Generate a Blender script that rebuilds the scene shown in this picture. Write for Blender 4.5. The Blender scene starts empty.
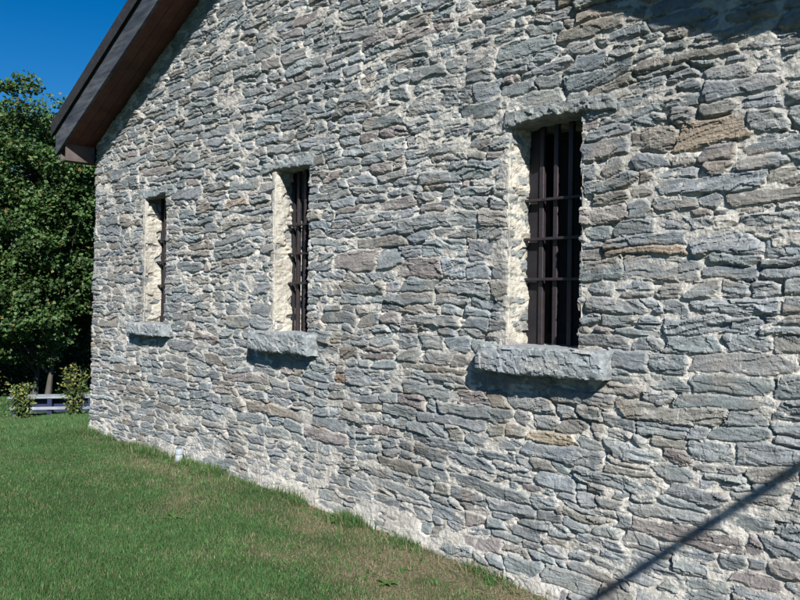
import bpy, bmesh, math, random
import numpy as np
from mathutils import Vector, Matrix, noise as mn

random.seed(7)
RNG = np.random.default_rng(11)
SC = bpy.context.scene
COL = SC.collection

# ------------------------------------------------------------------ camera
EYE = 1.6          # camera height above the lawn at the wall
DIST = 3.7         # camera distance from the stone gable
YAW = math.radians(43.6)
ROLL = 0.012
fw = Vector((-math.cos(YAW), math.sin(YAW), 0))
rt = Vector((math.sin(YAW), math.cos(YAW), 0))
up = Vector((0, 0, 1))
R2 = rt * math.cos(ROLL) + up * math.sin(ROLL)
U2 = up * math.cos(ROLL) - rt * math.sin(ROLL)
cam = bpy.data.objects.new('camera', bpy.data.cameras.new('camera'))
COL.objects.link(cam)
cam.data.sensor_width = 36
cam.data.lens = 790 / 800 * 36
cam.data.clip_end = 3000
M = Matrix.Identity(4)
for i in range(3):
    M[i][0] = R2[i]; M[i][1] = U2[i]; M[i][2] = -fw[i]
M[0][3], M[1][3], M[2][3] = 0, -DIST, EYE
cam.matrix_world = M
SC.camera = cam

# ------------------------------------------------------------------ light
SUN = Vector((1.55, -1.0, 1.31)).normalized()      # towards the sun
ELEV = math.asin(SUN.z)
AZI = math.atan2(SUN.x, SUN.y)
w = bpy.data.worlds.new('World'); SC.world = w; w.use_nodes = True
nt = w.node_tree; nt.nodes.clear()
sky = nt.nodes.new('ShaderNodeTexSky'); sky.sky_type = 'NISHITA'; sky.sun_disc = False
sky.sun_elevation = ELEV; sky.sun_rotation = AZI
sky.air_density = 0.9; sky.dust_density = 0.0; sky.ozone_density = 4.0; sky.altitude = 300
hs = nt.nodes.new('ShaderNodeHueSaturation'); hs.inputs['Saturation'].default_value = 1.40
hs.inputs['Hue'].default_value = 0.503
bg = nt.nodes.new('ShaderNodeBackground'); bg.inputs['Strength'].default_value = 0.05
out = nt.nodes.new('ShaderNodeOutputWorld')
nt.links.new(sky.outputs[0], hs.inputs['Color']); nt.links.new(hs.outputs[0], bg.inputs[0])
nt.links.new(bg.outputs[0], out.inputs[0])
sl = bpy.data.lights.new('sun', 'SUN'); sl.energy = 5.0; sl.angle = math.radians(0.53)
sl.color = (1.0, 0.965, 0.90)
so = bpy.data.objects.new('sun', sl); COL.objects.link(so)
so.rotation_euler = (-SUN).to_track_quat('-Z', 'Y').to_euler()
so.location = (20, -13, 20)
SC.view_settings.view_transform = 'Standard'; SC.view_settings.look = 'None'
SC.view_settings.gamma = 1; SC.view_settings.use_curve_mapping = False
SC.view_settings.exposure = 0.90
SC.render.engine = 'CYCLES'

# ------------------------------------------------------------------ helpers
def hsh(ix, iy, seed):
    h = (ix.astype(np.int64) * 374761393 + iy.astype(np.int64) * 668265263 + seed * 2147483647 + 12345) & 0xFFFFFFFF
    h = ((h ^ (h >> 13)) * 1274126177) & 0xFFFFFFFF
    h = ((h ^ (h >> 16)) * 2246822519) & 0xFFFFFFFF
    h = h ^ (h >> 15)
    return (h & 0xFFFFFF) / float(0xFFFFFF)

def vn(x, y, seed):
    ix = np.floor(x); iy = np.floor(y); fx = x - ix; fy = y - iy
    fx = fx * fx * fx * (fx * (fx * 6 - 15) + 10); fy = fy * fy * fy * (fy * (fy * 6 - 15) + 10)
    a = hsh(ix, iy, seed); b = hsh(ix + 1, iy, seed); c = hsh(ix, iy + 1, seed); d = hsh(ix + 1, iy + 1, seed)
    return (a + (b - a) * fx) * (1 - fy) + (c + (d - c) * fx) * fy

def fbm(x, y, o, seed, gain=.5):
    s = 0; amp = 1; t = 0
    for i in range(o):
        s = s + amp * vn(x * 2 ** i + i * 17.3, y * 2 ** i + i * 9.1, seed + i); t += amp; amp *= gain
    return s / t

def sst(a, b, x):
    t = np.clip((x - a) / (b - a), 0, 1); return t * t * (3 - 2 * t)

def link(ob, parent=None):
    COL.objects.link(ob)
    if parent: ob.parent = parent
    return ob

def mesh_np(name, V, F, mat, parent=None, col=None, smooth=True, extra=None):
    """V (n,3), F (m,k) arrays of one face size; extra = list of further face arrays"""
    me = bpy.data.meshes.new(name)
    Fs = [F] + (extra or [])
    nl = sum(f.size for f in Fs); nf = sum(len(f) for f in Fs)
    me.vertices.add(len(V)); me.vertices.foreach_set('co', np.ascontiguousarray(V, dtype=np.float32).ravel())
    me.loops.add(nl); me.loops.foreach_set('vertex_index', np.concatenate([f.ravel() for f in Fs]).astype(np.int32))
    me.polygons.add(nf)
    tot = np.concatenate([np.full(len(f), f.shape[1]) for f in Fs])
    me.polygons.foreach_set('loop_start', (np.cumsum(tot) - tot).astype(np.int32))
    me.polygons.foreach_set('loop_total', tot.astype(np.int32))
    me.update(calc_edges=True)
    me.polygons.foreach_set('use_smooth', np.full(nf, smooth))
    if col is not None:
        a = me.color_attributes.new('Col', 'FLOAT_COLOR', 'POINT')
        c = np.ones((len(V), 4), dtype=np.float32); c[:, :3] = col
        a.data.foreach_set('color', c.ravel())
    me.materials.append(mat)
    ob = bpy.data.objects.new(name, me)
    return link(ob, parent)

def bm_obj(name, bm, mat, parent=None, smooth=False):
    me = bpy.data.meshes.new(name); bm.normal_update(); bm.to_mesh(me); bm.free()
    if smooth:
        me.polygons.foreach_set('use_smooth', [True] * len(me.polygons))
    me.materials.append(mat)
    return link(bpy.data.objects.new(name, me), parent)

def add_box(bm, x0, x1, y0, y1, z0, z1, bev=0.0):
    r = bmesh.ops.create_cube(bm, size=1)
    for v in r['verts']:
        v.co = Vector(((x0 + x1) / 2 + v.co.x * (x1 - x0), (y0 + y1) / 2 + v.co.y * (y1 - y0), (z0 + z1) / 2 + v.co.z * (z1 - z0)))
    if bev:
        es = list({e for v in r['verts'] for e in v.link_edges})
        bmesh.ops.bevel(bm, geom=es, offset=bev, segments=1, affect='EDGES')

def add_prism(bm, pts, y0, y1):
    """polygon in the XZ plane pushed along Y"""
    a = [bm.verts.new((x, y0, z)) for x, z in pts]; b = [bm.verts.new((x, y1, z)) for x, z in pts]
    n = len(pts)
    bm.faces.new(a); bm.faces.new(b[::-1])
    for i in range(n):
        bm.faces.new((a[i], b[i], b[(i + 1) % n], a[(i + 1) % n]))
    bmesh.ops.recalc_face_normals(bm, faces=bm.faces[:])

def tag(o, label=None, cat=None, group=None, kind=None):
    if label: o['label'] = label
    if cat: o['category'] = cat
    if group: o['group'] = group
    if kind: o['kind'] = kind
    return o

def empty(name, loc=(0, 0, 0)):
    o = bpy.data.objects.new(name, None); o.location = loc; o.empty_display_size = .2
    return link(o)

def mat(name, rgb=None, rough=.9, attr=False, nscale=8, namt=.25, detail=6, bump=0.0, bscale=60, spec=.3,
        rgb2=None, mapscale=None, trans=0.0, metal=0.0, bump2=0.0, b2scale=15):
    m = bpy.data.materials.new(name); m.use_nodes = True
    n = m.node_tree.nodes; l = m.node_tree.links
    p = n['Principled BSDF']; p.inputs['Roughness'].default_value = rough
    p.inputs['Specular IOR Level'].default_value = spec; p.inputs['Metallic'].default_value = metal
    tc = n.new('ShaderNodeTexCoord'); src = tc.outputs['Object']
    if mapscale:
        mp = n.new('ShaderNodeMapping'); mp.inputs['Scale'].default_value = mapscale
        l.new(src, mp.inputs['Vector']); src = mp.outputs['Vector']
    nz = n.new('ShaderNodeTexNoise'); nz.inputs['Scale'].default_value = nscale; nz.inputs['Detail'].default_value = detail
    nz.inputs['Roughness'].default_value = .62
    l.new(src, nz.inputs['Vector'])
    if attr:
        at = n.new('ShaderNodeAttribute'); at.attribute_name = 'Col'; base = at.outputs['Color']
    else:
        mx = n.new('ShaderNodeMix'); mx.data_type = 'RGBA'
        mx.inputs['A'].default_value = (*rgb, 1); mx.inputs['B'].default_value = (*(rgb2 or rgb), 1)
        rp = n.new('ShaderNodeMapRange'); rp.inputs[1].default_value = .38; rp.inputs[2].default_value = .62
        n2 = n.new('ShaderNodeTexNoise'); n2.inputs['Scale'].default_value = nscale * .35; n2.inputs['Detail'].default_value = 5
        l.new(src, n2.inputs['Vector'])
        l.new(n2.outputs['Fac'], rp.inputs[0]); l.new(rp.outputs[0], mx.inputs['Factor']); base = mx.outputs['Result']
    mr = n.new('ShaderNodeMapRange'); mr.inputs[1].default_value = .3; mr.inputs[2].default_value = .7
    mr.inputs[3].default_value = 1 - namt; mr.inputs[4].default_value = 1 + namt
    l.new(nz.outputs['Fac'], mr.inputs[0])
    vm = n.new('ShaderNodeVectorMath'); vm.operation = 'SCALE'
    l.new(base, vm.inputs[0]); l.new(mr.outputs[0], vm.inputs['Scale'])
    l.new(vm.outputs[0], p.inputs['Base Color'])
    nrm = None
    if bump:
        nb = n.new('ShaderNodeTexNoise'); nb.inputs['Scale'].default_value = bscale; nb.inputs['Detail'].default_value = 6
        nb.inputs['Roughness'].default_value = .65
        l.new(src, nb.inputs['Vector'])
        b = n.new('ShaderNodeBump'); b.inputs['Distance'].default_value = bump; b.inputs['Strength'].default_value = 1
        l.new(nb.outputs['Fac'], b.inputs['Height']); nrm = b
        l.new(b.outputs[0], p.inputs['Normal'])
    if bump2 and nrm:
        nb = n.new('ShaderNodeTexVoronoi'); nb.inputs['Scale'].default_value = b2scale
        l.new(src, nb.inputs['Vector'])
        b = n.new('ShaderNodeBump'); b.inputs['Distance'].default_value = bump2; b.inputs['Strength'].default_value = 1
        l.new(nb.outputs['Distance'], b.inputs['Height']); l.new(b.outputs[0], nrm.inputs['Normal'])
    if trans:
        t = n.new('ShaderNodeBsdfTranslucent'); l.new(vm.outputs[0], t.inputs['Color'])
        ms = n.new('ShaderNodeMixShader'); ms.inputs[0].default_value = trans
        o = n['Material Output']
        l.new(p.outputs[0], ms.inputs[1]); l.new(t.outputs[0], ms.inputs[2]); l.new(ms.outputs[0], o.inputs[0])
    return m

M_WALL = mat('rubble_stone', attr=True, nscale=38, namt=.26, detail=9, bump=.0060, bscale=85, rough=.93, spec=.2)
M_BLOCK = mat('hewn_stone', attr=True, nscale=26, namt=.28, detail=9, bump=.007, bscale=85, rough=.92, spec=.22)
M_FASCIA = mat('weathered_fascia', (.030, .036, .048), .75, nscale=3, namt=.5, rgb2=(.070, .076, .086), mapscale=(1.2, 1, 9), bump=.002, bscale=20)
M_SOFFIT = mat('brown_soffit', (.105, .038, .024), .7, nscale=5, namt=.35, rgb2=(.065, .027, .02), bump=.001, bscale=30)
M_ROOF = mat('asphalt_shingle', (.014, .015, .018), .9, nscale=40, namt=.4, rgb2=(.022, .022, .026), bump=.004, bscale=80)
M_BAR = mat('dark_painted_iron', (.021, .018, .024), .55, nscale=30, namt=.3, rgb2=(.026, .018, .020), bump=.001, bscale=90, spec=.4)
M_SASH = mat('dark_sash', (.012, .011, .014), .7, nscale=12, namt=.3, rgb2=(.016, .014, .016))
M_ROOM = mat('unlit_room', (.02, .02, .022), .95)  # darkness of the unlit room put into the colour
M_WHITE = mat('weathered_white_paint', (.24, .265, .28), .6, nscale=5, namt=.25, rgb2=(.14, .165, .19))
M_BENCH_SHADE = mat('bench_shade_navy', (.015, .022, .06), .5, nscale=9, namt=.2)  # dark blue stands for the shade under the bench
M_PIPE = mat('white_plastic', (.27, .31, .33), .7, nscale=9, namt=.08)
M_CABLE = mat('black_rubber', (.02, .02, .02), .6)
M_POLE = mat('pole_wood', (.11, .085, .06), .9, nscale=6, namt=.3, mapscale=(3, 3, .3))
M_BARK = mat('grey_bark', (.085, .08, .07), .9, nscale=7, namt=.35, rgb2=(.05, .047, .04), mapscale=(1, 1, .3), bump=.01, bscale=20)
M_LEAF = mat('tree_leaf', attr=True, nscale=1.2, namt=.25, rough=.5, spec=.35, trans=.25)
M_GRASS = mat('grass_blade', attr=True, nscale=3, namt=.15, rough=.6, spec=.25, trans=.22)

# ------------------------------------------------------------------ ground
def gz(x, y):
    x = np.asarray(x, float); y = np.asarray(y, float)
    z = np.where(x > -4.2, -.055 * (np.minimum(x, .5) + 4.2), 0.0) + .03 * sst(-4.2, -5.4, x)
    far = np.clip(-9.0 - x, 0, 26)
    z = z - .125 * np.minimum(far, 10) - .075 * np.clip(far - 10, 0, 99) + .03 * (1 - np.exp(-far / 1.2))
    z = z + .022 * (fbm(x * .7, y * .7, 3, 90) - .5) + .02 * sst(-1.2, -.1, y) * sst(.2, -.1, y)
    return z

def ground_mat():
    m = bpy.data.materials.new('lawn_ground'); m.use_nodes = True
    n = m.node_tree.nodes; l = m.node_tree.links; p = n['Principled BSDF']; p.inputs['Roughness'].default_value = .95
    p.inputs['Specular IOR Level'].default_value = .1
    tc = n.new('ShaderNodeTexCoord')
    def nz(s, d=6):
        q = n.new('ShaderNodeTexNoise'); q.inputs['Scale'].default_value = s; q.inputs['Detail'].default_value = d
        l.new(tc.outputs['Object'], q.inputs['Vector']); return q.outputs['Fac']
    r1 = n.new('ShaderNodeValToRGB'); r1.color_ramp.elements[0].color = (.018, .036, .011, 1); r1.color_ramp.elements[1].color = (.05, .085, .028, 1)
    r1.color_ramp.elements[0].position = .35; r1.color_ramp.elements[1].position = .7
    l.new(nz(25, 8), r1.inputs[0])
    at = n.new('ShaderNodeAttribute'); at.attribute_name = 'Col'
    mx = n.new('ShaderNodeMix'); mx.data_type = 'RGBA'
    l.new(at.outputs['Fac'], mx.inputs['Factor']); l.new(r1.outputs[0], mx.inputs['A'])
    r2 = n.new('ShaderNodeValToRGB'); r2.color_ramp.elements[0].color = (.085, .066, .042, 1); r2.color_ramp.elements[1].color = (.25, .21, .14, 1)
    r2.color_ramp.elements[0].position = .3; r2.color_ramp.elements[1].position = .7
    l.new(nz(60, 8), r2.inputs[0]); l.new(r2.outputs[0], mx.inputs['B'])
    l.new(mx.outputs['Result'], p.inputs['Base Color'])
    b = n.new('ShaderNodeBump'); b.inputs['Distance'].default_value = .02; l.new(nz(90, 8), b.inputs['Height']); l.new(b.outputs[0], p.inputs['Normal'])
    return m

def dryness(x, y):
    """0 lush, 1 bare/dry: dry towards the wall foot and towards the viewer's right"""
    n = fbm(x * 1.3, y * 1.6, 4, 70); n2 = fbm(x * 5, y * 5, 3, 75)
    near = sst(-1.5, -.05, y) * sst(-10.5, -6.5, x)
    right = sst(-5.2, -3.0, x)
    d = .55 * near + .60 * right * sst(-2.3, -.8, y) + (n - .5) * 1.3 + (n2 - .5) * .7 - .21
    return np.clip(d, 0, 1)

def axis(lo, hi, a, b, step, grow=1.18):
    xs = list(np.arange(a, b + step / 2, step)); s = step
    x = xs[-1]
    while x < hi: s *= grow; x += s; xs.append(x)
    x = xs[0]; s = step; pre = []
    while x > lo: s *= grow; x -= s; pre.append(x)
    return np.array(pre[::-1] + xs)

gx = axis(-600, 600, -12, 0, .07); gy = axis(-600, 600, -4, .3, .07)
GX, GY = np.meshgrid(gx, gy, indexing='ij')
GZ = gz(GX, GY)
V = np.stack([GX, GY, GZ], -1).reshape(-1, 3)
ny = len(gy); I = (np.arange(len(gx) - 1)[:, None] * ny + np.arange(ny - 1)[None]).ravel()
F = np.stack([I, I + ny, I + ny + 1, I + 1], -1)
dr = sst(.25, .75, dryness(GX, GY)).ravel() * .9
G = mesh_np('ground', V, F, ground_mat(), col=np.stack([dr] * 3, -1))
tag(G, kind='structure')

# pale path beyond the lawn
px = np.linspace(-3, 16, 40); V = []
for y in px:
    for x in (-33.4, -32.2): V.append((x + .15 * math.sin(y), y, float(gz(x, y)) + .02))
V = np.array(V); I = np.arange(39) * 2
P = mesh_np('path', V, np.stack([I, I + 1, I + 3, I + 2], -1), mat('gravel_path', (.5, .49, .46), .95, nscale=20, rgb2=(.42, .41, .38)))
tag(P, kind='structure')

# ------------------------------------------------------------------ rubble wall surface
def pack(wm, hm, seed, cell=.005):
    """roughly coursed rubble: bands, cut in staggered segments, each with its own thin courses"""
    r = random.Random(seed)
    W = int(wm / cell); T = int(hm / cell); L = np.zeros((T + 80, W), int); st = []
    def put(a, b, z0, z1):
        if b <= a or z1 <= z0: return
        L[z0:z1, a:b] = len(st); st.append((a * cell, b * cell, z0 * cell, z1 * cell))
    z = 0
    while z < T:
        B = r.randint(30, 50); x = -r.randint(0, 150)
        while x < W:
            S = r.randint(80, 260); xe = x + S
            n = 2 if B < 37 else r.choice((2, 3, 3))
            if B > 45 and r.random() < .25: n = 4
            cuts = sorted([int(B * (i / n) + r.gauss(0, B * .055)) for i in range(1, n)]); zs = [0] + cuts + [B]
            for k in range(n):
                h = zs[k + 1] - zs[k]; c = x; cend = xe
                while c < cend:
                    wd = int(max(15, min(118, h * r.lognormvariate(math.log(3.3), .42))))
                    if cend - c - wd < 16: wd = cend - c
                    a, b = max(c, 0), min(c + wd, W)
                    if r.random() < .13 and h > 13 and wd > 30:          # two thin slips laid in one course
                        q = int(h * r.uniform(.38, .62)); put(a, b, z + zs[k], z + zs[k] + q); put(a, b, z + zs[k] + q, z + zs[k + 1])
                    else: put(a, b, z + zs[k], z + zs[k + 1])
                    c += wd
            x = xe
        z += B
    return L, np.array(st), cell

def facets(x, y, sx, sy, seed, grad):
    """faceted rock: nearest jittered cell carries its own tilted plane"""
    gx_ = x / sx; gy_ = y / sy; ix = np.floor(gx_); iy = np.floor(gy_)
    best = np.full(x.shape, 1e9); val = np.zeros(x.shape)
    for dx in (-1, 0, 1):
        for dy in (-1, 0, 1):
            cx = ix + dx; cy = iy + dy
            px_ = cx + .1 + .8 * hsh(cx, cy, seed); py_ = cy + .1 + .8 * hsh(cx, cy, seed + 1)
            d = (gx_ - px_) ** 2 + (gy_ - py_) ** 2
            v = (hsh(cx, cy, seed + 2) - .5) + grad * ((gx_ - px_) * (hsh(cx, cy, seed + 3) - .5) + (gy_ - py_) * (hsh(cx, cy, seed + 4) - .5))
            m = d < best; best = np.where(m, d, best); val = np.where(m, v, val)
    return val

def stone_palette(n, r, xs, zs):
    base = np.array([.188, .207, .217]); C = np.zeros((n, 3))
    for i in range(n):
        k = r.random(); warm = .35 if (xs[i] < -6 and zs[i] < 1.4) else .0
        if k < .66 - warm * .35: c = base
        elif k < .84 - warm * .15: c = np.array([.195, .205, .205])
        elif k < .95: c = np.array([.193, .187, .172])
        elif k < .996: c = np.array([.200, .184, .182])
        else: c = np.array([.235, .195, .155])
        C[i] = c * r.uniform(.84, 1.18) * np.array([r.uniform(.97, 1.04), 1, r.uniform(.97, 1.03)])
    return C

MORT = np.array([.432, .412, .376])

def rubble(X, Z, x0, z0, wm, hm, seed, special=(), heavy=None):
    L, st, cell = pack(wm, hm, seed)
    u = X - x0 - .22 * (X - np.maximum(X, -5.5)); v = Z - z0
    u = u + .12 * (fbm(X * 2.6, Z * 8.5, 2, seed + 1) - .5) + .022 * (fbm(X * 11, Z * 14, 3, seed + 2) - .5) + .010 * facets(X, Z, .05, .04, seed + 5, 1.0)
    v = v + .085 * (fbm(X * 1.1, Z * 1.8, 2, seed + 3) - .5) + .050 * (fbm(X * 4.2, Z * 5, 2, seed + 6) - .5) + .015 * (fbm(X * 10, Z * 14, 3, seed + 4) - .5) + .008 * facets(X, Z, .07, .03, seed + 7, 1.0)
    iu = np.clip((u / cell).astype(int), 0, L.shape[1] - 1); iv = np.clip((v / cell).astype(int), 0, L.shape[0] - 1)
    sid = L[iv, iu]; S = st[sid]
    a, b, c, d = S[..., 0], S[..., 1], S[..., 2], S[..., 3]
    n = len(st); r = np.random.default_rng(seed)
    cx = (st[:, 0] + st[:, 1]) / 2 + x0; cx = np.where(cx < -5.5, -5.5 + (cx + 5.5) / .78, cx); cz = (st[:, 2] + st[:, 3]) / 2 + z0
    e = np.minimum(np.minimum(u - a, b - u), np.minimum(v - c, d - v))
    for (pu, pv) in ((a, c), (b, c), (a, d), (b, d)):        # chipped corners
        cut = (r.random(n) ** 1.6 * .060)[sid]; k = r.uniform(.6, 1.8, n)[sid]
        e = np.minimum(e, (np.abs(u - pu) + k * np.abs(v - pv) - cut) / np.sqrt(1 + k * k))
    jw = -.002 + .010 * fbm(X * 3, Z * 5, 3, seed + 8)
    e = e - jw
    wd = b - a; ht = d - c
    # stone face
    base = r.normal(.0062, .0048, n)[sid]
    tx = r.normal(0, .035, n)[sid]; tz = r.normal(-.02, .10, n)[sid]
    off = r.uniform(0, 100, n)[sid]
    face = base * .9 + tx * (u - (a + b) / 2) + tz * (v - (c + d) / 2)
    rough = r.uniform(.35, 1.30, n)[sid]
    wx = X + .05 * (fbm(X * 9, Z * 9, 2, seed + 20) - .5); wz = Z + .03 * (fbm(X * 9 + 40, Z * 9, 2, seed + 21) - .5)
    sl_ = r.normal(0, .16, n)[sid]
    zz = wz + sl_ * wx
    face = face + rough * (.0120 * facets(wx + off, zz, .150, .050, seed + 30, 1.7)
                           + .0062 * facets(wx + off, zz, .22, .020, seed + 40, 1.5)
                           + .0042 * facets(wx + off, zz + .2 * wx, .050, .026, seed + 43, 2.0)
                           + .0040 * (fbm((X + off) * 6, zz * 26, 3, seed + 50) - .5))
    ed = np.clip(1 - e / .0085, 0, 3)
    hs_ = face - .011 * ed ** 1.3
    # mortar
    smear = fbm(X * 1.5, Z * 2.1, 3, seed + 60)
    lvl = -.0050 + .018 * (smear - .5) + .020 * (fbm(X * 9, Z * 14, 4, seed + 61) - .5) + .009 * (fbm(X * 42, Z * 42, 3, seed + 64) - .5)
    gap = sst(.53, .61, fbm(X * 4.5, Z * 9, 3, seed + 62))
    lvl = lvl - .025 * gap
    lvl = lvl + .006 * facets(X, Z, .09, .035, seed + 66, 1.0)
    if heavy is not None: lvl = lvl + heavy
    h = np.maximum(hs_, lvl)
    m = sst(-.0016, .0016, lvl - hs_)                        # 1 = mortar
    C = stone_palette(n, random.Random(seed), cx, cz)
    for (sx, sz, rgb) in special:
        C[int(np.argmin((cx - sx) ** 2 + ((cz - sz) * 2) ** 2 + .12 * np.abs(st[:, 1] - st[:, 0] - .17)))] = rgb
    sc = C[sid]
    va = .72 + .56 * fbm((X + off) * 9, zz * 34, 4, seed + 70); sc = sc * va[..., None]
    rust = sst(.60, .78, fbm(X * 3.1 + 7, Z * 7, 4, seed + 71))[..., None]
    sc = sc * (1 - rust * .55) + np.array([.22, .185, .150]) * rust * .55
    dust = (sst(.48, .75, fbm(X * 7, Z * 11, 4, seed + 72)) * .26 + .25 * np.clip(1 - e / .008, 0, 1))[..., None]
    sc = sc * (1 - dust) + MORT * .86 * dust
    mc = MORT * (.80 + .36 * fbm(X * 6, Z * 6, 4, seed + 73))[..., None]
    gry = sst(.5, .8, fbm(X * 1.7, Z * 1.7, 3, seed + 74))[..., None]
    mc = mc * (1 - gry * .4) + np.array([.36, .36, .35]) * gry * .4
    col = sc * (1 - m[..., None]) + mc * m[..., None]
    wea = (.87 + .26 * fbm(X * .8 + 3, Z * .5, 3, seed + 80)) * (1 - .16 * sst(.56, .72, fbm(X * 5, Z * .7, 4, seed + 81)))
    col = np.clip(col * wea[..., None], .02, .8)
    return h, col

HOUSE = empty('stone_house', (-4.99, 0, 0))
tag(HOUSE, 'grey rubble stone house with three barred slit windows and brown soffit', 'house')

XL, XR, XM = -8.95, -1.03, -4.99
def rake(x):                       # underside of the roof where it meets the wall
    return 3.32 + .45 * (3.96 - np.abs(np.asarray(x, float) - XM))

WIN = [dict(x0=-7.68, x1=-7.24, z0=1.335, z1=2.62, dep=.16, sill=(-7.90, -7.12, 1.21, 1.335, .10), lint=(-7.86, -7.04, 2.62, 2.71, .008)),
       dict(x0=-5.36, x1=-4.91, z0=1.335, z1=2.64, dep=.155, sill=(-5.62, -4.78, 1.175, 1.335, .115), lint=(-5.55, -4.86, 2.64, 2.725, .022)),
       dict(x0=-2.94, x1=-2.455, z0=1.345, z1=2.64, dep=.17, sill=(-3.11, -2.24, 1.185, 1.345, .125), lint=(-2.99, -2.24, 2.64, 2.72, .026))]

def wall_axis():
    xs = [-8.95]
    while xs[-1] < -1.03:
        t = (xs[-1] + 9) / 8
        xs.append(xs[-1] + .0110 * (1 - t) + .0042 * t)
    xs[-1] = -1.03
    return np.array(xs)

gxw = wall_axis()
gzw = np.concatenate([np.arange(-.35, 4.35, .0056), np.arange(4.35, 5.12, .02)])
X, Z = np.meshgrid(gxw, gzw, indexing='ij')
heavy = .012 * sst(.30, .0, Z) * sst(-1.6, -3.2, X) + .009 * sst(.7, .1, Z - .05 * (X + 4)) * sst(-8.2, -6, X) * sst(-2.6, -4.2, X)
for wn in WIN:      # pale mortar dressing round each opening
    dl = np.maximum(np.maximum(wn['x0'] - X, X - wn['x0'] - .1), np.maximum(wn['z0'] - Z, Z - wn['z1']))
    heavy = heavy + .016 * sst(.16, .0, dl)
special = [(-4.50, 1.04, (.25, .18, .14)), (-2.55, .80, (.27, .23, .175)), (-2.15, 2.25, (.19, .170, .15)), (-3.0, .95, (.215, .19, .16))]
H, C = rubble(X, Z, -9.3, -.5, 8.6, 5.9, 23, special, heavy)
H = H * .88 + .035 * sst(.22, -.1, Z)                                       # foot spreads a little
H = H + .018 * (fbm(X * .9, Z * .9, 2, 5) - .5)
lf = sst(-8.2, -8.95, X)
XX = X + lf * (-.10 * (1 - Z / 3.2)) + lf * .035 * (fbm(Z * 5, Z * 0 + 3.3, 3, 401) - .5)
XX = XX + .004 * (vn(X * 60, Z * 60, 402) - .5) * (1 - sst(-1.06, -1.03, X))
V = np.stack([XX, -H, Z], -1)
nx_, nz_ = X.shape
xc = (X[:-1, :-1] + X[1:, 1:]) / 2; zc = (Z[:-1, :-1] + Z[1:, 1:]) / 2
keep = zc < rake(xc) + .05
for k, wn in enumerate(WIN):
    wob = .022 * (fbm(zc * 9 + k * 5, zc * 0 + 1.7, 3, 300 + k) - .3)
    wob2 = .040 * (fbm(zc * 7 + k * 5, zc * 0 + 8.7, 3, 310 + k) - .3)
    inn = (xc > wn['x0'] - .020 + wob * .8) & (xc < wn['x1'] - wob2 * .6) & (zc > wn['z0'] - .05) & (zc < wn['z1'] + .02)
    keep &= ~inn
I = np.arange(nx_ * nz_).reshape(nx_, nz_)
A, B, Cc, Dd = I[:-1, :-1], I[1:, :-1], I[1:, 1:], I[:-1, 1:]
Fq = np.stack([A, B, Cc, Dd], -1)[keep]
# skirts: every open border turns back into the wall
Vf = V.reshape(-1, 3); Cf = C.reshape(-1, 3)
kp = np.zeros((nx_ + 1, nz_ + 1), bool); kp[1:-1, 1:-1] = keep
K = kp[1:-1, 1:-1]
sk = []
for (nbr, e0, e1) in ((kp[:-2, 1:-1], Dd, A), (kp[2:, 1:-1], B, Cc), (kp[1:-1, :-2], A, B), (kp[1:-1, 2:], Cc, Dd)):
    m = K & ~nbr; sk.append(np.stack([e0[m], e1[m]], -1))
E_ = np.concatenate(sk); uq, inv = np.unique(E_.ravel(), return_inverse=True)
inv = inv.reshape(E_.shape)
back = Vf[uq].copy(); back[:, 1] = np.maximum(back[:, 1] + .02, .03)
nb0 = len(Vf)
Vall = np.concatenate([Vf, back]); Call = np.concatenate([Cf, Cf[uq]])
Fs = np.stack([E_[:, 1], E_[:, 0], nb0 + inv[:, 0], nb0 + inv[:, 1]], -1)
# left side wall of the house, the same rubble
sy = np.arange(.0, 9.0, .022); sz = np.arange(-.6, 3.4, .018)
Ys, Zs = np.meshgrid(sy, sz, indexing='ij')
Hs, Cs = rubble(Ys - 30, Zs, -30.3, -.9, 9.6, 4.5, 57)
Vs = np.stack([-8.93 - .10 * (1 - Zs / 3.2) - Hs + .03, Ys, Zs], -1).reshape(-1, 3)
n2 = len(Vall); mz = len(sz); I2 = (np.arange(len(sy) - 1)[:, None] * mz + np.arange(mz - 1)[None]).ravel() + n2
F2 = np.stack([I2 + mz, I2, I2 + 1, I2 + mz + 1], -1)
Vall = np.concatenate([Vall, Vs]); Call = np.concatenate([Call, Cs.reshape(-1, 3)])
# plain right side and back walls (never seen close)
q = len(Vall)
ext = np.array([(-1.03, .0, -.6), (-1.03, 9, -.6), (-1.03, 9, 3.3), (-1.03, .0, 3.3),
                (-1.03, 9, -.6), (-9, 9, -1.2), (-9, 9, 3.3), (-1.03, 9, 3.3), (XM, 9, 5.1)])
Vall = np.concatenate([Vall, ext]); Call = np.concatenate([Call, np.tile([[.22, .23, .24]], (9, 1))])
F3 = np.array([[q, q + 1, q + 2, q + 3], [q + 4, q + 5, q + 6, q + 7]])
F4 = np.array([[q + 7, q + 6, q + 8]])
WALL = mesh_np('wall', Vall, np.concatenate([Fq, Fs, F2, F3]), M_WALL, None, col=Call, extra=[F4], smooth=False)
def adopt(o, p):
    o.parent = p; o.matrix_parent_inverse = p.matrix_world.inverted() if p.type == 'EMPTY' else Matrix.Identity(4)
HOUSE.location = (0, 0, 0)         # base point kept at the wall foot line
adopt(WALL, HOUSE)
del Vall, Call, Vf, Cf, V, H, C

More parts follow.
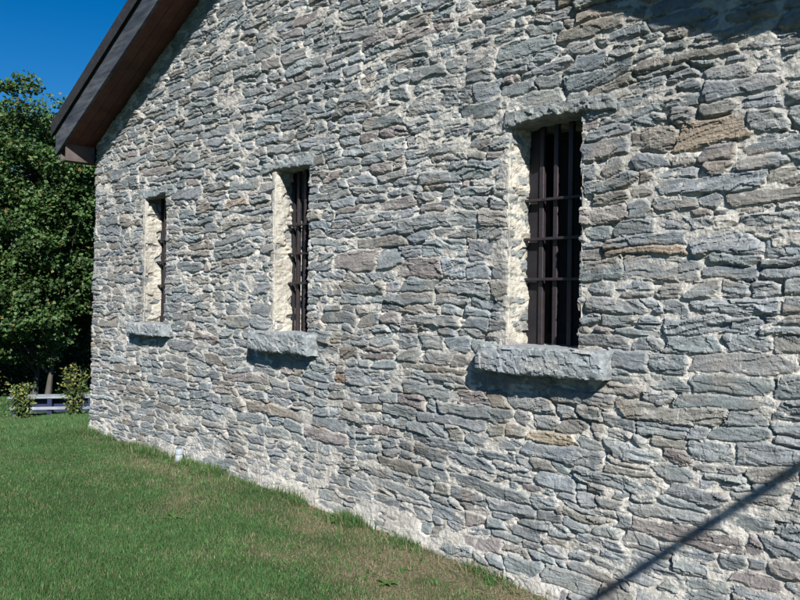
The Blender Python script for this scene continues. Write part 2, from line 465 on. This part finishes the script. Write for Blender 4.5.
# ------------------------------------------------------------------ hewn blocks
def hewn(name, x0, x1, y0, y1, z0, z1, seed, parent, amp=.012, step=.0075, tint=(.228, .250, .264), sag=0.0):
    nx, ny, nz = [max(2, int(round((b - a) / step))) for a, b in ((x0, x1), (y0, y1), (z0, z1))]
    idx = {}; V = []; F = []
    def vid(i, j, k):
        if (i, j, k) not in idx:
            idx[(i, j, k)] = len(V); V.append((x0 + (x1 - x0) * i / nx, y0 + (y1 - y0) * j / ny, z0 + (z1 - z0) * k / nz))
        return idx[(i, j, k)]
    for i in range(nx):
        for k in range(nz):
            F.append([vid(i, 0, k), vid(i + 1, 0, k), vid(i + 1, 0, k + 1), vid(i, 0, k + 1)])
    for i in range(nx):
        for j in range(ny):
            F.append([vid(i, j, 0), vid(i, j + 1, 0), vid(i + 1, j + 1, 0), vid(i + 1, j, 0)])
            F.append([vid(i, j, nz), vid(i + 1, j, nz), vid(i + 1, j + 1, nz), vid(i, j + 1, nz)])
    for j in range(ny):
        for k in range(nz):
            F.append([vid(0, j, k), vid(0, j, k + 1), vid(0, j + 1, k + 1), vid(0, j + 1, k)])
            F.append([vid(nx, j, k), vid(nx, j + 1, k), vid(nx, j + 1, k + 1), vid(nx, j, k + 1)])
    V = np.array(V); F = np.array(F)
    x, y, z = V.T
    tx = (x - x0) / (x1 - x0) * 2 - 1; tz = (z - z0) / (z1 - z0) * 2 - 1; ty = (y - y0)
    a = x + y * .7; b = z + y * .6
    n1 = facets(a + .03 * fbm(a * 9, b * 9, 2, seed + 9), b, .12, .07, seed, 1.9) * .8 + .55 * facets(a + .4 * b, b, .045, .035, seed + 5, 1.9) + .22 * (fbm(a * 20, b * 30, 3, seed + 7) - .5)
    f = np.exp(-ty / .012)
    V[:, 1] += -amp * n1 * (ty < (y1 - y0) * .6) + .014 * f * (np.abs(tz) ** 10 + np.abs(tx) ** 24)
    lo = sst(.35, -1, tz)
    low = .6 * fbm(x * 4, y * 6, 3, seed + 21) + .4 * fbm(x * 22, y * 14, 3, seed + 22) - .5
    V[:, 2] += lo * (low * .055 + sag * tx ** 2) + (1 - lo) * (fbm(x * 7, y * 7, 3, seed + 23) - .5) * .016 - .010 * f * (tz > .9)
    V[:, 0] += np.abs(tx) ** 8 * np.sign(tx) * (fbm(z * 14 + 3, y * 9 + tx, 3, seed + 24) - .62) * .035
    c = np.array(tint)[None] * (.74 + .52 * fbm(a * 8, b * 16, 4, seed + 30))[:, None]
    ds = (sst(.50, .72, fbm(a * 9 + 5, b * 11, 4, seed + 31)) * .38)[:, None]
    c = c * (1 - ds) + MORT * .85 * ds
    return mesh_np(name, V, F, M_BLOCK, parent, col=c, smooth=False)

def jambs(wn, seed, parent):
    """reveal of an opening: two rough mortared cheeks and the soffit behind the lintel"""
    Vt = []; Ft = []; Ct = []; n = 0
    ys = np.arange(.0, .56, .009); zs = np.arange(wn['z0'] - .08, wn['z1'] + .03, .009)
    for side in (0, 1):
        Y, Zg = np.meshgrid(ys, zs, indexing='ij')
        h, c = rubble(Y * 1.0 + side * 3, Zg, -.3 + side * 3, wn['z0'] - .6, 1.4, 2.4, seed + side * 5, (), (.030, .026, .012)[WIN.index(wn)] + .010 * (fbm(Y * 4, Zg * 3, 2, seed + 2) - .3))
        h = h + .020 * (fbm(Y * 7, Zg * 7, 4, seed + side * 9 + 3) - .5) - .008
        h = (h - (.019, .015, .004)[WIN.index(wn)]) * sst(-.01, .03, Y); c = c * np.array([.98, .97, .93])                                # arris meets the wall face
        Xj = (wn['x0'] - .004 + h + .012 * (fbm(Zg * 3, Y * 0, 2, seed) - .5)) if side == 0 else (wn['x1'] + .006 - h)
        lip = np.array([[-.075, .004], [-.055, -.004], [-.030, -.007], [-.010, -.005]]) if side == 0 else np.array([[.06, .02], [.04, .02], [.02, .02], [.0, .02]])      # rounded arris tucked under the wall face
        sgn = 1
        lx_ = (wn['x0'] if side == 0 else wn['x1']) + sgn * lip[:, :1] + .005 * (fbm(zs[None] * 22, lip[:, :1] * 30, 3, seed + 15) - .5)
        ly_ = lip[:, 1:] - (.010 if side == 0 else 0) * (fbm(zs[None] * 16, lip[:, :1] * 40, 3, seed + 16) - .5)
        Xj = np.concatenate([lx_, Xj]); Y = np.concatenate([np.broadcast_to(ly_, lx_.shape), Y]); Zg = np.concatenate([np.broadcast_to(zs[None], lx_.shape), Zg])
        c = np.concatenate([np.repeat(c[3:4], 4, axis=0), c])
        m = len(zs); I = (np.arange(len(ys) + 3)[:, None] * m + np.arange(m - 1)[None]).ravel() + n
        f = np.stack([I, I + m, I + m + 1, I + 1], -1)
        if side: f = f[:, ::-1]
        Vt.append(np.stack([Xj, Y, Zg], -1).reshape(-1, 3)); Ft.append(f); Ct.append(c.reshape(-1, 3)); n += Y.size
    return mesh_np('window', np.concatenate(Vt), np.concatenate(Ft), M_WALL, parent, col=np.concatenate(Ct), smooth=False)

def iron_bar(name, x0, x1, y0, y1, z0, z1, parent, bev=.003):
    bm = bmesh.new(); add_box(bm, x0, x1, y0, y1, z0, z1, bev)
    o = bm_obj(name, bm, M_BAR, parent)
    return o

for k, wn in enumerate(WIN):
    W_ = jambs(wn, 501 + k * 31, HOUSE)
    a, b, c, d, p = wn['sill']; hewn('sill', a, b, -p, .5, c, d, 610 + k * 7, W_)
    a, b, c, d, p = wn['lint']; hewn('lintel', a, b, -p, .56, c, d, 660 + k * 7, W_, tint=((.21, .235, .24), (.20, .225, .235), (.20, .215, .215))[k], sag=-.018)
    y = wn['dep']; x0, x1, z0, z1 = wn['x0'], wn['x1'], wn['z0'], wn['z1']
    pitch = (x1 - x0) / 4.75
    for i in range(4):
        bx = x0 + pitch * (.9 + i)
        iron_bar('bar', bx - .016, bx + .016, y, y + .028, z0 - .04, z1 + .03, W_)
    for hz in (.30, .485, .665):
        zc_ = z0 + (z1 - z0) * hz
        iron_bar('crossbar', x0 - .02, x1 + .03, y - .030, y - .001, zc_ - .008, zc_ + .008, W_, .002)
    iron_bar('edge_strip', x0 - .03, x0 + (.006, .010, .066)[k], y + .016, y + .04, z0 - .04, z1 + .03, W_).data.materials[0] = M_SASH  # added dark strip stands for the shaded gap, hides the lit jamb behind
    iron_bar('edge_strip', x1 - .028, x1 + .03, y + .001, y + .027, z0 - .04, z1 + .03, W_)
    bm = bmesh.new(); fy = y + .15; t = .05
    add_box(bm, x0 - .02, x0 + t, fy, fy + .05, z0 - .02, z1 + .02)
    add_box(bm, x1 - t, x1 + .02, fy, fy + .05, z0 - .02, z1 + .02)
    add_box(bm, x0 + t, x1 - t, fy + .002, fy + .048, z0 - .02, z0 + .07); add_box(bm, x0 + t, x1 - t, fy + .002, fy + .048, z1 - .06, z1 + .02)
    add_box(bm, x0 + t, x1 - t, fy + .004, fy + .046, (z0 + z1) / 2 - .02, (z0 + z1) / 2 + .02)
    sh = bm_obj('sash', bm, M_SASH, W_)
    bm = bmesh.new(); add_box(bm, x0 + t - .005, x1 - t + .005, fy + .022, fy + .028, z0, z1); bm_obj('pane', bm, M_ROOM, W_)  # opaque dark sheet stands for the unlit room behind the sash

# ------------------------------------------------------------------ roof
def rake_strip(side, z0, z1, y0, y1, xin, xout, name, m, parent):
    """board following the slope; z0/z1 are heights over the soffit line"""
    bm = bmesh.new()
    X0, X1 = (xout, xin) if side < 0 else (xin, xout)
    r = lambda x: 3.32 + .45 * (3.96 - abs(x - XM))
    add_prism(bm, [(X0, r(X0) + z0), (X1, r(X1) + z0), (X1, r(X1) + z1), (X0, r(X0) + z1)], y0, y1)
    return bm_obj(name, bm, m, parent)

bm = bmesh.new()
r_ = lambda x: 3.32 + .45 * (3.96 - abs(x - XM))
for xo, in ((-9.28,), (-.70,)):
    lo_, hi_ = .27, .335
    pts = [(xo, r_(xo) + lo_), (XM, r_(XM) + lo_), (XM, r_(XM) + hi_), (xo, r_(xo) + hi_)]
    if xo > XM: pts = pts[::-1]
    add_prism(bm, pts, -.385, 9.4)
ROOF = bm_obj('roof', bm, M_ROOF, HOUSE)
# black drip edge, grey fascia, brown board soffit on both slopes
for s, xo in ((-1, -9.2), (1, -.78)):
    rake_strip(s, .235, .385, -.395, -.365, XM, xo + s * .07, 'drip_edge', M_ROOF, ROOF)
    rake_strip(s, -.012, .262, -.363, -.333, XM, xo if s < 0 else -1.14, 'fascia_board', M_FASCIA, ROOF)  # right fascia, out of view, cut short to place its shadow tip
    # soffit boards running up the slope with open joints
    bm = bmesh.new()
    yb = [-.331, -.222, -.112, -.002]
    X0, X1 = (xo + .02, XM) if s < 0 else (XM, xo - .02)
    for i in range(3):
        add_prism(bm, [(X0, r_(X0)), (X1, r_(X1)), (X1, r_(X1) + .02), (X0, r_(X0) + .02)], yb[i] + .002, yb[i + 1] - .002)
    add_prism(bm, [(X0, r_(X0) + .022), (X1, r_(X1) + .022), (X1, r_(X1) + .03), (X0, r_(X0) + .03)], -.33, .3)
    bm_obj('soffit', bm, M_SOFFIT, ROOF)
# boxed eaves: horizontal boards closing the foot of each slope
for (xa, xb, zb) in ((-9.15, -8.985, 3.12), (-1.16, -.79, 3.325)):  # right box is out of view, shaped so its shadow edge runs level
    bm = bmesh.new(); zt = r_((xa if xa < XM else xb)) + .0
    add_box(bm, xa, xb, -.331, -.005, zb, zb + .02)
    inner = xb if xa < XM else xa
    add_box(bm, inner - .02 if xa < XM else inner, inner if xa < XM else inner + .02, -.329, -.004, zb + .021, r_(inner) - .002)
    outer = xa if xa < XM else xb
    add_box(bm, outer if xa < XM else outer - .02, outer + .02 if xa < XM else outer, -.33, 9.3, zb + .0215, zb + .32)
    add_box(bm, xa + .021, xb - .0, .0, 9.3, zb + .001, zb + .019)
    if xa > XM: add_box(bm, -1.138, -.79, -.362, -.334, zb - .002, zb + .20)
    bm_obj('eave_box', bm, mat('eave_wood', (.12, .105, .10), .8, nscale=6, namt=.3, rgb2=(.075, .055, .05)), ROOF)

# ------------------------------------------------------------------ grass
def blades(n, xs, ys, hgt, wid, seed, colfn):
    r = np.random.default_rng(seed)
    z = gz(xs, ys)
    az = r.uniform(0, 2 * np.pi, n); lean = np.abs(r.normal(0, .95, n)); la = r.uniform(0, 2 * np.pi, n)
    h = hgt; dx = np.cos(az) * wid / 2; dy = np.sin(az) * wid / 2
    b0 = np.stack([xs - dx, ys - dy, z - .004], -1); b1 = np.stack([xs + dx, ys + dy, z - .004], -1)
    tip = np.stack([xs + np.cos(la) * h * lean, ys + np.sin(la) * h * lean, z + h * np.maximum(.22, 1 - .42 * lean)], -1)
    V = np.stack([b0, b1, tip], 1).reshape(-1, 3)
    c = np.repeat(colfn(xs, ys, r), 3, axis=0)
    c[2::3] *= 1.15
    return V, c

def gcol(x, y, r):
    n = len(x); d = dryness(x, y)
    g = np.array([.043, .106, .034])[None] * r.uniform(.55, 1.45, n)[:, None]
    g = g * (1 + .35 * (fbm(x * .8, y * .8, 3, 44) - .5)[:, None] * 2)
    yel = np.array([.080, .120, .042])[None] * r.uniform(.7, 1.2, n)[:, None]
    st = np.array([.215, .185, .120])[None] * r.uniform(.6, 1.25, n)[:, None]
    k = r.random(n)
    c = np.where((k < .22 + .15 * d)[:, None], yel, g)
    c = np.where((k > 1 - (.05 + .60 * d))[:, None], st, c)
    return c

Vs_, Cs_ = [], []
def scatter(n, x0, x1, y0, y1, h0, h1, w, seed, thin=0.75, far=False):
    r = np.random.default_rng(seed)
    xs = r.uniform(x0, x1, n); ys = r.uniform(y0, y1, n)
    d = dryness(xs, ys)
    dist = np.hypot(xs, ys + DIST)
    k = (r.random(n) > d * thin)
    k &= (ys < -.03 + .03 * r.random(n)) | (xs < -9.1)
    # keep to what the photo could plausibly see plus a margin
    ang = np.arctan2(ys + DIST, -xs); k &= (ang > math.radians(7)) & (ang < math.radians(75)) & (dist > 2.9)
    xs, ys = xs[k], ys[k]; n = len(xs)
    tall = fbm(xs * 2.2, ys * 2.2, 3, 33)
    h = r.uniform(h0, h1, n) * (.42 + .85 * tall)
    V, c = blades(n, xs, ys, h, w * r.uniform(.7, 1.3, n), seed + 1, gcol)
    Vs_.append(V); Cs_.append(c)
scatter(430000, -6.2, -1.8, -3.4, 0, .014, .042, .0042, 801)
scatter(330000, -10.5, -6.2, -3.2, 0, .016, .045, .0058, 803)
scatter(190000, -20, -10.5, -3.4, 6.5, .03, .07, .011, 805)
scatter(90000, -36, -20, -3, 13, .05, .10, .03, 807)
scatter(26000, -9.9, -9.0, -1.2, 3, .03, .08, .008, 808)
# longer unmown fringe in patches along the wall foot
r = np.random.default_rng(9)
xs = r.uniform(-9.3, -2.2, 42000); ys = -.03 - np.abs(r.normal(0, .085, 42000))
den = fbm(xs * 2.6, xs * 0, 3, 55); core = np.exp(-((xs + 6.6) / .7) ** 2) + .8 * np.exp(-((xs + 4.4) / .28) ** 2) + .9 * np.exp(-((xs + 8.6) / .4) ** 2)
k = r.random(42000) < np.clip((den - .45) * 1.6 + core * .55, .03, 1) ** 1.3
xs, ys = xs[k], ys[k]; n = len(xs)
V, c = blades(n, xs, ys, r.uniform(.04, .125, n), .0058 * r.uniform(.7, 1.4, n), 31, lambda x, y, r_g: np.where((r_g.random(len(x)) < .2)[:, None], np.array([.22, .19, .11])[None], np.array([.040, .100, .028])[None] * r_g.uniform(.6, 1.4, len(x))[:, None]))
Vs_.append(V); Cs_.append(c)
# broad-leaved clover and plantain tufts scattered in the sward
r = np.random.default_rng(19); m = 650
tx_ = r.uniform(-9.5, -2.4, m); ty_ = r.uniform(-3.2, -.1, m); xs = np.repeat(tx_, 22) + r.normal(0, .022, m * 22); ys = np.minimum(np.repeat(ty_, 22) + r.normal(0, .022, m * 22), -.04); n = len(xs)
V, c = blades(n, xs, ys, r.uniform(.015, .042, n), .011 * r.uniform(.7, 1.4, n), 37, lambda x, y, g_: np.array([.062, .135, .040])[None] * g_.uniform(.7, 1.3, len(x))[:, None])
Vs_.append(V); Cs_.append(c)
V = np.concatenate(Vs_); C = np.concatenate(Cs_)
GR = mesh_np('grass', V, np.arange(len(V)).reshape(-1, 3), M_GRASS, col=C, smooth=False)
tag(GR, kind='stuff')
GR['label'] = 'short mown lawn grass with straw coloured patches along the stone wall'; GR['category'] = 'grass'

# ------------------------------------------------------------------ plants
def tubes(paths, sides=7):
    V = []; F = []
    for pts, rad in paths:
        pts = [Vector(p) for p in pts]
        base = len(V)
        for i, p in enumerate(pts):
            t = (pts[min(i + 1, len(pts) - 1)] - pts[max(i - 1, 0)]).normalized()
            a = t.orthogonal().normalized() if i == 0 else (a - t * a.dot(t)).normalized()
            b = t.cross(a)
            for s in range(sides):
                q = 2 * math.pi * s / sides
                V.append(p + (a * math.cos(q) + b * math.sin(q)) * rad[i])
        for i in range(len(pts) - 1):
            for s in range(sides):
                s2 = (s + 1) % sides
                F.append((base + i * sides + s, base + i * sides + s2, base + (i + 1) * sides + s2, base + (i + 1) * sides + s))
    return np.array([tuple(v) for v in V]), np.array(F)

def leaves(cent, size, r, colfn, upb=.45, shape='maple'):
    n = len(cent)
    nr = r.normal(0, 1, (n, 3)); nr[:, 2] = np.abs(nr[:, 2]) + upb
    nr[:, 0] += .35; nr[:, 1] -= .2
    nr /= np.linalg.norm(nr, axis=1)[:, None]
    t = r.normal(0, 1, (n, 3)); t[:, 2] -= .5; t -= nr * (t * nr).sum(1)[:, None]; t /= np.linalg.norm(t, axis=1)[:, None]
    b = np.cross(nr, t); s = size * r.uniform(.65, 1.3, n)[:, None]
    if shape == 'maple':
        P = [(-.5, 0, 0), (-.22, .50, .06), (.08, .26, .10), (.5, .0, .0), (.08, -.26, .10), (-.22, -.50, .06)]
    else:
        P = [(-.5, 0, 0), (0, .27, .05), (.5, 0, 0), (0, -.27, .05)]
    V = np.stack([cent + t * s * p[0] + b * s * p[1] - nr * s * p[2] for p in P], 1)
    k = len(P)
    if k == 6:
        I = np.arange(n)[:, None] * 6
        F = np.concatenate([I + np.array([[0, 1, 2, 3]]), I + np.array([[0, 3, 4, 5]])])
    else:
        I = np.arange(n)[:, None] * 4; F = I + np.array([[0, 1, 2, 3]])
    c = np.repeat(colfn(cent, r), k, axis=0)
    return V.reshape(-1, 3), F, c

def broad_tree(name, x, y, height, rad, crown0, seed, label, ncl, per, leaf, base_rgb, trunks=1, group=None, tr=.16):
    r = np.random.default_rng(seed); z0 = float(gz(x, y)) - .05
    root = empty(name, (x, y, z0)); tag(root, label, 'tree', group)
    # cluster centres in an uneven crown
    cl = []
    cz = (height + crown0) / 2; hz = (height - crown0) / 2
    while len(cl) < ncl:
        v = r.normal(0, 1, 3); v /= np.linalg.norm(v)
        rr = r.uniform(.25, 1) ** .45
        lump = 1 + .32 * (float(vn(np.array(v[0] * 2.2 + 9), np.array(v[2] * 2.2 + v[1] * 1.3), seed)) - .5) * 2
        p = np.array([v[0] * rad * rr * lump, v[1] * rad * rr * lump, cz + v[2] * hz * rr * (1 + .25 * (lump - 1))])
        if p[2] < crown0 * .6: continue
        cl.append(p)
    cl = np.array(cl)
    # trunk and limbs
    paths = []
    for t in range(trunks):
        ox, oy = (0, 0) if trunks == 1 else (r.normal(0, .35), r.normal(0, .9))
        top = height * r.uniform(.74, .88)
        pts = []; rad_ = []
        for i in range(8):
            f = i / 7; pts.append((ox * (1 + f * 1.2) + .12 * r.normal() * f, oy * (1 + f * 1.4) + .12 * r.normal() * f, top * f)); rad_.append(tr * (1 - .85 * f) + (.06 if i == 0 else 0))
        paths.append((pts, rad_))
        sel = cl[r.choice(len(cl), min(26, len(cl)), replace=False)]
        for c in sel:
            zb = max(crown0 * .7, c[2] - (abs(c[0]) + abs(c[1])) * .6 - r.uniform(.2, 1.2)); f = min(.98, zb / top); i = int(f * 7); g = f * 7 - i
            a = Vector(pts[i]).lerp(Vector(pts[min(i + 1, 7)]), g); e = Vector(c)
            mid = a.lerp(e, .5) + Vector((0, 0, .15 * (e - a).length))
            r0 = (tr * (1 - .85 * f)) * .5
            paths.append(([a, a.lerp(mid, .5), mid, mid.lerp(e, .5), e], [r0, r0 * .8, r0 * .55, r0 * .35, .012]))
    V, F = tubes(paths); mesh_np('trunk', V, F, M_BARK, root)
    # leaves
    cs = []
    for c in cl:
        s = r.uniform(.28, .62) * (rad / 3.2) ** .5
        m = int(per * r.uniform(.5, 1.4)); q = r.normal(0, 1, (m, 3)); q /= np.linalg.norm(q, axis=1)[:, None]
        q *= (r.uniform(.1, 1, (m, 1)) ** .5) * np.array([s * 1.25, s * 1.25, s * .75]); cs.append(c + q)
    cen = np.concatenate(cs)
    br = np.repeat(r.uniform(.72, 1.3, len(cl)), [len(q) for q in cs])
    hu = np.repeat(r.uniform(0, 1, len(cl)), [len(q) for q in cs])
    def cf(p, rr):
        n = len(p); c = np.array(base_rgb)[None] * (br * rr.uniform(.7, 1.35, n))[:, None]
        c = c * np.stack([1 + .18 * hu, 1 + .08 * hu, 1 - .1 * hu], -1)
        odd = rr.random(n) < .02
        c[odd] = np.array([.16, .10, .035])
        return c
    V, F, c = leaves(cen, leaf, r, cf)
    mesh_np('crown', V, F, M_LEAF, root, col=c, smooth=False)
    return root

TG = 'maple trees beyond the lawn'
broad_tree('maple_tree', -28.3, 5.4, 10.9, 3.0, 1.2, 21, 'leafy green maple at the left edge with the highest pointed top', 430, 170, .125, (.045, .094, .029), 3, TG, .065)
broad_tree('maple_tree', -28.5, 9.2, 11.8, 3.1, 2.1, 22, 'leafy green maple partly hidden behind the roof eave', 430, 170, .125, (.042, .088, .029), 2, TG, .15)
broad_tree('maple_tree', -32.5, 7.9, 9.8, 3.4, 1.6, 23, 'darker leafy tree between and behind the two maples', 330, 150, .15, (.034, .070, .022), 2, TG, .08)
broad_tree('maple_tree', -29.5, 1.2, 10.0, 3.2, 2.8, 24, 'leafy green maple just outside the left edge of the photo', 240, 120, .18, (.046, .092, .026), 1, TG, .17)

# the wood behind, one mass
def wood():
    r = np.random.default_rng(77); cs = []
    for i in range(900):
        y = r.uniform(-16, 34); x = -37 - r.uniform(0, 5) - .1 * abs(y - 5); top = 7.6 + 1.3 * math.sin(y * .8) + r.normal() * .4
        z = r.uniform(-3.0, top); q = r.normal(0, 1, (80, 3)) * np.array([.8, .9, .6]) * .75
        cs.append(np.array([x, y, z]) + q)
    cen = np.concatenate(cs)
    br = np.repeat(r.uniform(.6, 1.2, 900), 80)
    V, F, c = leaves(cen, .34, r, lambda p, rr: np.array([.030, .060, .018])[None] * (br * rr.uniform(.7, 1.3, len(p)))[:, None], shape='leaf')
    o = mesh_np('distant_woods', V, F, M_LEAF, col=c, smooth=False); tag(o, 'dense dark woods closing the view behind the maples', 'woods', None, 'stuff')
    cs = []
    for i in range(800):
        y = r.uniform(-6, 16); x = -29.6 - r.uniform(0, 5)
        z = float(gz(x, y)) + r.uniform(0, 1) ** 1.5 * 2.1; q = r.normal(0, 1, (80, 3)) * np.array([.5, .5, .3])
        cs.append(np.array([x, y, z]) + q)
    cen = np.concatenate(cs)
    V, F, c = leaves(cen, .13, r, lambda p, rr: np.where((rr.random(len(p)) < .12)[:, None], np.array([.085, .09, .028])[None], np.array([.036, .066, .020])[None]) * rr.uniform(.6, 1.4, len(p))[:, None], shape='leaf')
    o = mesh_np('undergrowth', V, F, M_LEAF, col=c, smooth=False); tag(o, 'tangled low undergrowth at the foot of the woods', 'undergrowth', None, 'stuff')
wood()

def shrub(x, y, h, w, seed, label, yellow):
    r = np.random.default_rng(seed); z0 = float(gz(x, y)) - .02
    root = empty('shrub', (x, y, z0)); tag(root, label, 'shrub', 'shrubs by the bench')
    paths = []; cen = []
    for i in range(15):
        a = r.uniform(0, 2 * np.pi); L = h * r.uniform(.55, 1.03); sp = w * r.uniform(.1, .9)
        pts = [(0 + .04 * r.normal(), .04 * r.normal(), 0)]
        for k in range(1, 6):
            f = k / 5; pts.append((math.cos(a) * sp * f ** 1.2 + .025 * r.normal(), math.sin(a) * sp * f ** 1.2 + .025 * r.normal(), L * f))
        paths.append((pts, [.013, .011, .009, .007, .005, .003]))
        for k in range(1, 6):
            for j in range(13):
                cen.append(np.array(pts[k]) + r.normal(0, .075, 3) - np.array([0, 0, .04]))
    V, F = tubes(paths, 5); mesh_np('stem', V, F, M_BARK, root)
    cen = np.array(cen)
    def cf(p, rr):
        n = len(p); k = rr.random(n)[:, None]; f = np.clip(p[:, 2:3] / h, 0, 1)
        g = np.array([.058, .100, .028])[None]; yv = np.array([.17, .18, .04])[None]; rd = np.array([.15, .12, .04])[None]
        c = np.where(k < yellow * (.3 + f), yv, g); c = np.where(k > .96, rd, c)
        return c * rr.uniform(.65, 1.35, n)[:, None]
    V, F, c = leaves(cen, .078, r, cf, shape='leaf')
    mesh_np('foliage', V, F, M_LEAF, root, col=c, smooth=False)
shrub(-17.37, 1.98, .74, .34, 41, 'low yellowing shrub at the left end of the white bench', .30)
shrub(-16.4, 2.72, 1.08, .32, 42, 'taller yellow-green shrub beside the stone house corner in front of the bench', .38)
shrub(-23.5, 2.9, 1.2, .5, 43, 'brownish shrub on the lawn at the far left behind the low bench', .5)

# ------------------------------------------------------------------ bench
bx0 = Vector((-19.14, 2.3, 0)); bx1 = Vector((-17.75, 4.55, 0))
bd = (bx1 - bx0).normalized(); bn = Vector((-bd.y, bd.x, 0)); blen = (bx1 - bx0).length
bz = float(gz((bx0.x + bx1.x) / 2, (bx0.y + bx1.y) / 2))
BEN = empty('bench', ((bx0.x + bx1.x) / 2, (bx0.y + bx1.y) / 2, bz)); BEN.rotation_euler[2] = math.atan2(bd.y, bd.x)
tag(BEN, 'long low white slatted bench with the shade below it built as dark legs and board on the lawn beyond the house', 'bench')
hl = blen / 2
bm = bmesh.new()
for i in range(4): add_box(bm, -hl, hl, -.24 + i * .123, -.13 + i * .123, .385, .43, .004)
bm_obj('seat', bm, M_WHITE, BEN)
bm = bmesh.new(); add_box(bm, -hl + .05, hl - .05, .235, .265, .135, .20, .004)
# lower rail faces the lawn on the viewer's side
bm_obj('lower_rail', bm, M_WHITE, BEN)
bm = bmesh.new(); add_box(bm, -hl + .05, hl - .05, -.265, -.235, .135, .20, .004); bm_obj('lower_rail', bm, M_WHITE, BEN)
for lx in (-hl + .12, -hl * .33, hl * .33, hl - .12):
    bm = bmesh.new(); add_box(bm, lx - .05, lx + .05, -.22, .22, -.08, .383, .004); bm_obj('leg', bm, M_BENCH_SHADE, BEN)
bm = bmesh.new(); add_box(bm, -hl + .08, hl - .08, -.03, .0, .05, .38, .003); bm_obj('under_seat_shade', bm, M_BENCH_SHADE, BEN)  # dark board added as the shade beneath the seat

# ------------------------------------------------------------------ pipe stub
px_, py_ = -6.74, -.10; pz = float(gz(px_, py_))
PR = empty('vent_pipe', (px_, py_, pz)); tag(PR, 'short white plastic pipe stub standing at the foot of the stone wall', 'pipe')
def lathe(name, prof, m, parent, seg=24):
    bm = bmesh.new(); rings = []
    for rr, z in prof: rings.append([bm.verts.new((rr * math.cos(2 * math.pi * i / seg), rr * math.sin(2 * math.pi * i / seg), z)) for i in range(seg)])
    for a, b in zip(rings[:-1], rings[1:]):
        for i in range(seg): bm.faces.new((a[i], a[(i + 1) % seg], b[(i + 1) % seg], b[i]))
    bm.faces.new(rings[-1]); bm.faces.new(rings[0][::-1])
    return bm_obj(name, bm, m, parent, True)
lathe('tube', [(.034, -.06), (.034, .095)], M_PIPE, PR)
lathe('cap', [(.037, .085), (.038, .09), (.038, .125), (.035, .131), (.022, .134)], M_PIPE, PR)

# ------------------------------------------------------------------ weeds
def weed(x, y, s, seed, label):
    r = np.random.default_rng(seed); bm = bmesh.new()
    for i in range(11):
        a = i * 2.4 + r.uniform(-.3, .3); L = s * r.uniform(.6, 1.1); w_ = L * .17; el = r.uniform(.25, 1.0)
        pr = None
        for k in range(5):
            f = k / 4; d = L * f * math.cos(el * (1 - .5 * f)); z = L * f * math.sin(el * (1 - .75 * f)); ww = w_ * math.sin(math.pi * (f * .86 + .07))
            c = Vector((math.cos(a) * d, math.sin(a) * d, z)); t = Vector((-math.sin(a), math.cos(a), 0)) * ww
            q = (bm.verts.new(c - t), bm.verts.new(c - Vector((0, 0, ww * .35))), bm.verts.new(c + t))
            if pr: bm.faces.new((pr[0], pr[1], q[1], q[0])); bm.faces.new((pr[1], pr[2], q[2], q[1]))
            pr = q
    o = bm_obj('weed', bm, M_WEED, None, True); o.location = (x, y, float(gz(x, y)) + .004); tag(o, label, 'weed', 'weeds in the lawn')
M_WEED = mat('weed_leaf', (.06, .12, .03), .5, nscale=20, namt=.2, rgb2=(.085, .14, .035), trans=.15)
weed(-3.32, -.62, .085, 3, 'small leafy weed in the dry grass nearest the viewer')
weed(-5.15, -.98, .085, 5, 'broad leafy weed in the green grass in the middle of the lawn')
weed(-4.35, -.12, .12, 6, 'tall weed tuft against the foot of the wall below the middle window')

# ------------------------------------------------------------------ unseen cable and poles, added to cast the diagonal shadow on the wall
W0 = Vector((-1.76, 0, .50)) + Vector((1.55, -1, 1.31)) * 1.8
dirc = Vector((-.006, .649, 0)).normalized()
pa, pb = W0 - dirc * 19, W0 + dirc * 20
pts = []
for i in range(41):
    f = i / 40; p = pa.lerp(pb, f); p.z += .55 * ((2 * f - 1) ** 2) - 0.0; pts.append(p)
V, F = tubes([(pts, [.0255] * 41)], 10)
cb = mesh_np('shadow_cable', V, F, M_CABLE); tag(cb, 'unseen thick cable added to cast the diagonal shadow on the stone wall', 'cable')
for (p, lb) in ((pa, 'unseen pole added behind the viewer to hold the near end of the shadow cable'), (pb, 'unseen pole added behind the house to hold the far end of the shadow cable')):
    g = float(gz(p.x, p.y)); PO = empty('shadow_cable_pole', (p.x, p.y, g)); tag(PO, lb, 'pole', 'added poles carrying the shadow cable')
    V, F = tubes([([(0, 0, -.5), (0, 0, 3), (0, 0, 6.2)], [.15, .13, .11])], 14); mesh_np('shaft', V, F, M_POLE, PO)
    bm = bmesh.new(); add_box(bm, -.55, .55, -.19, -.11, 5.2, 5.32, .005); bm_obj('crossarm', bm, M_POLE, PO)
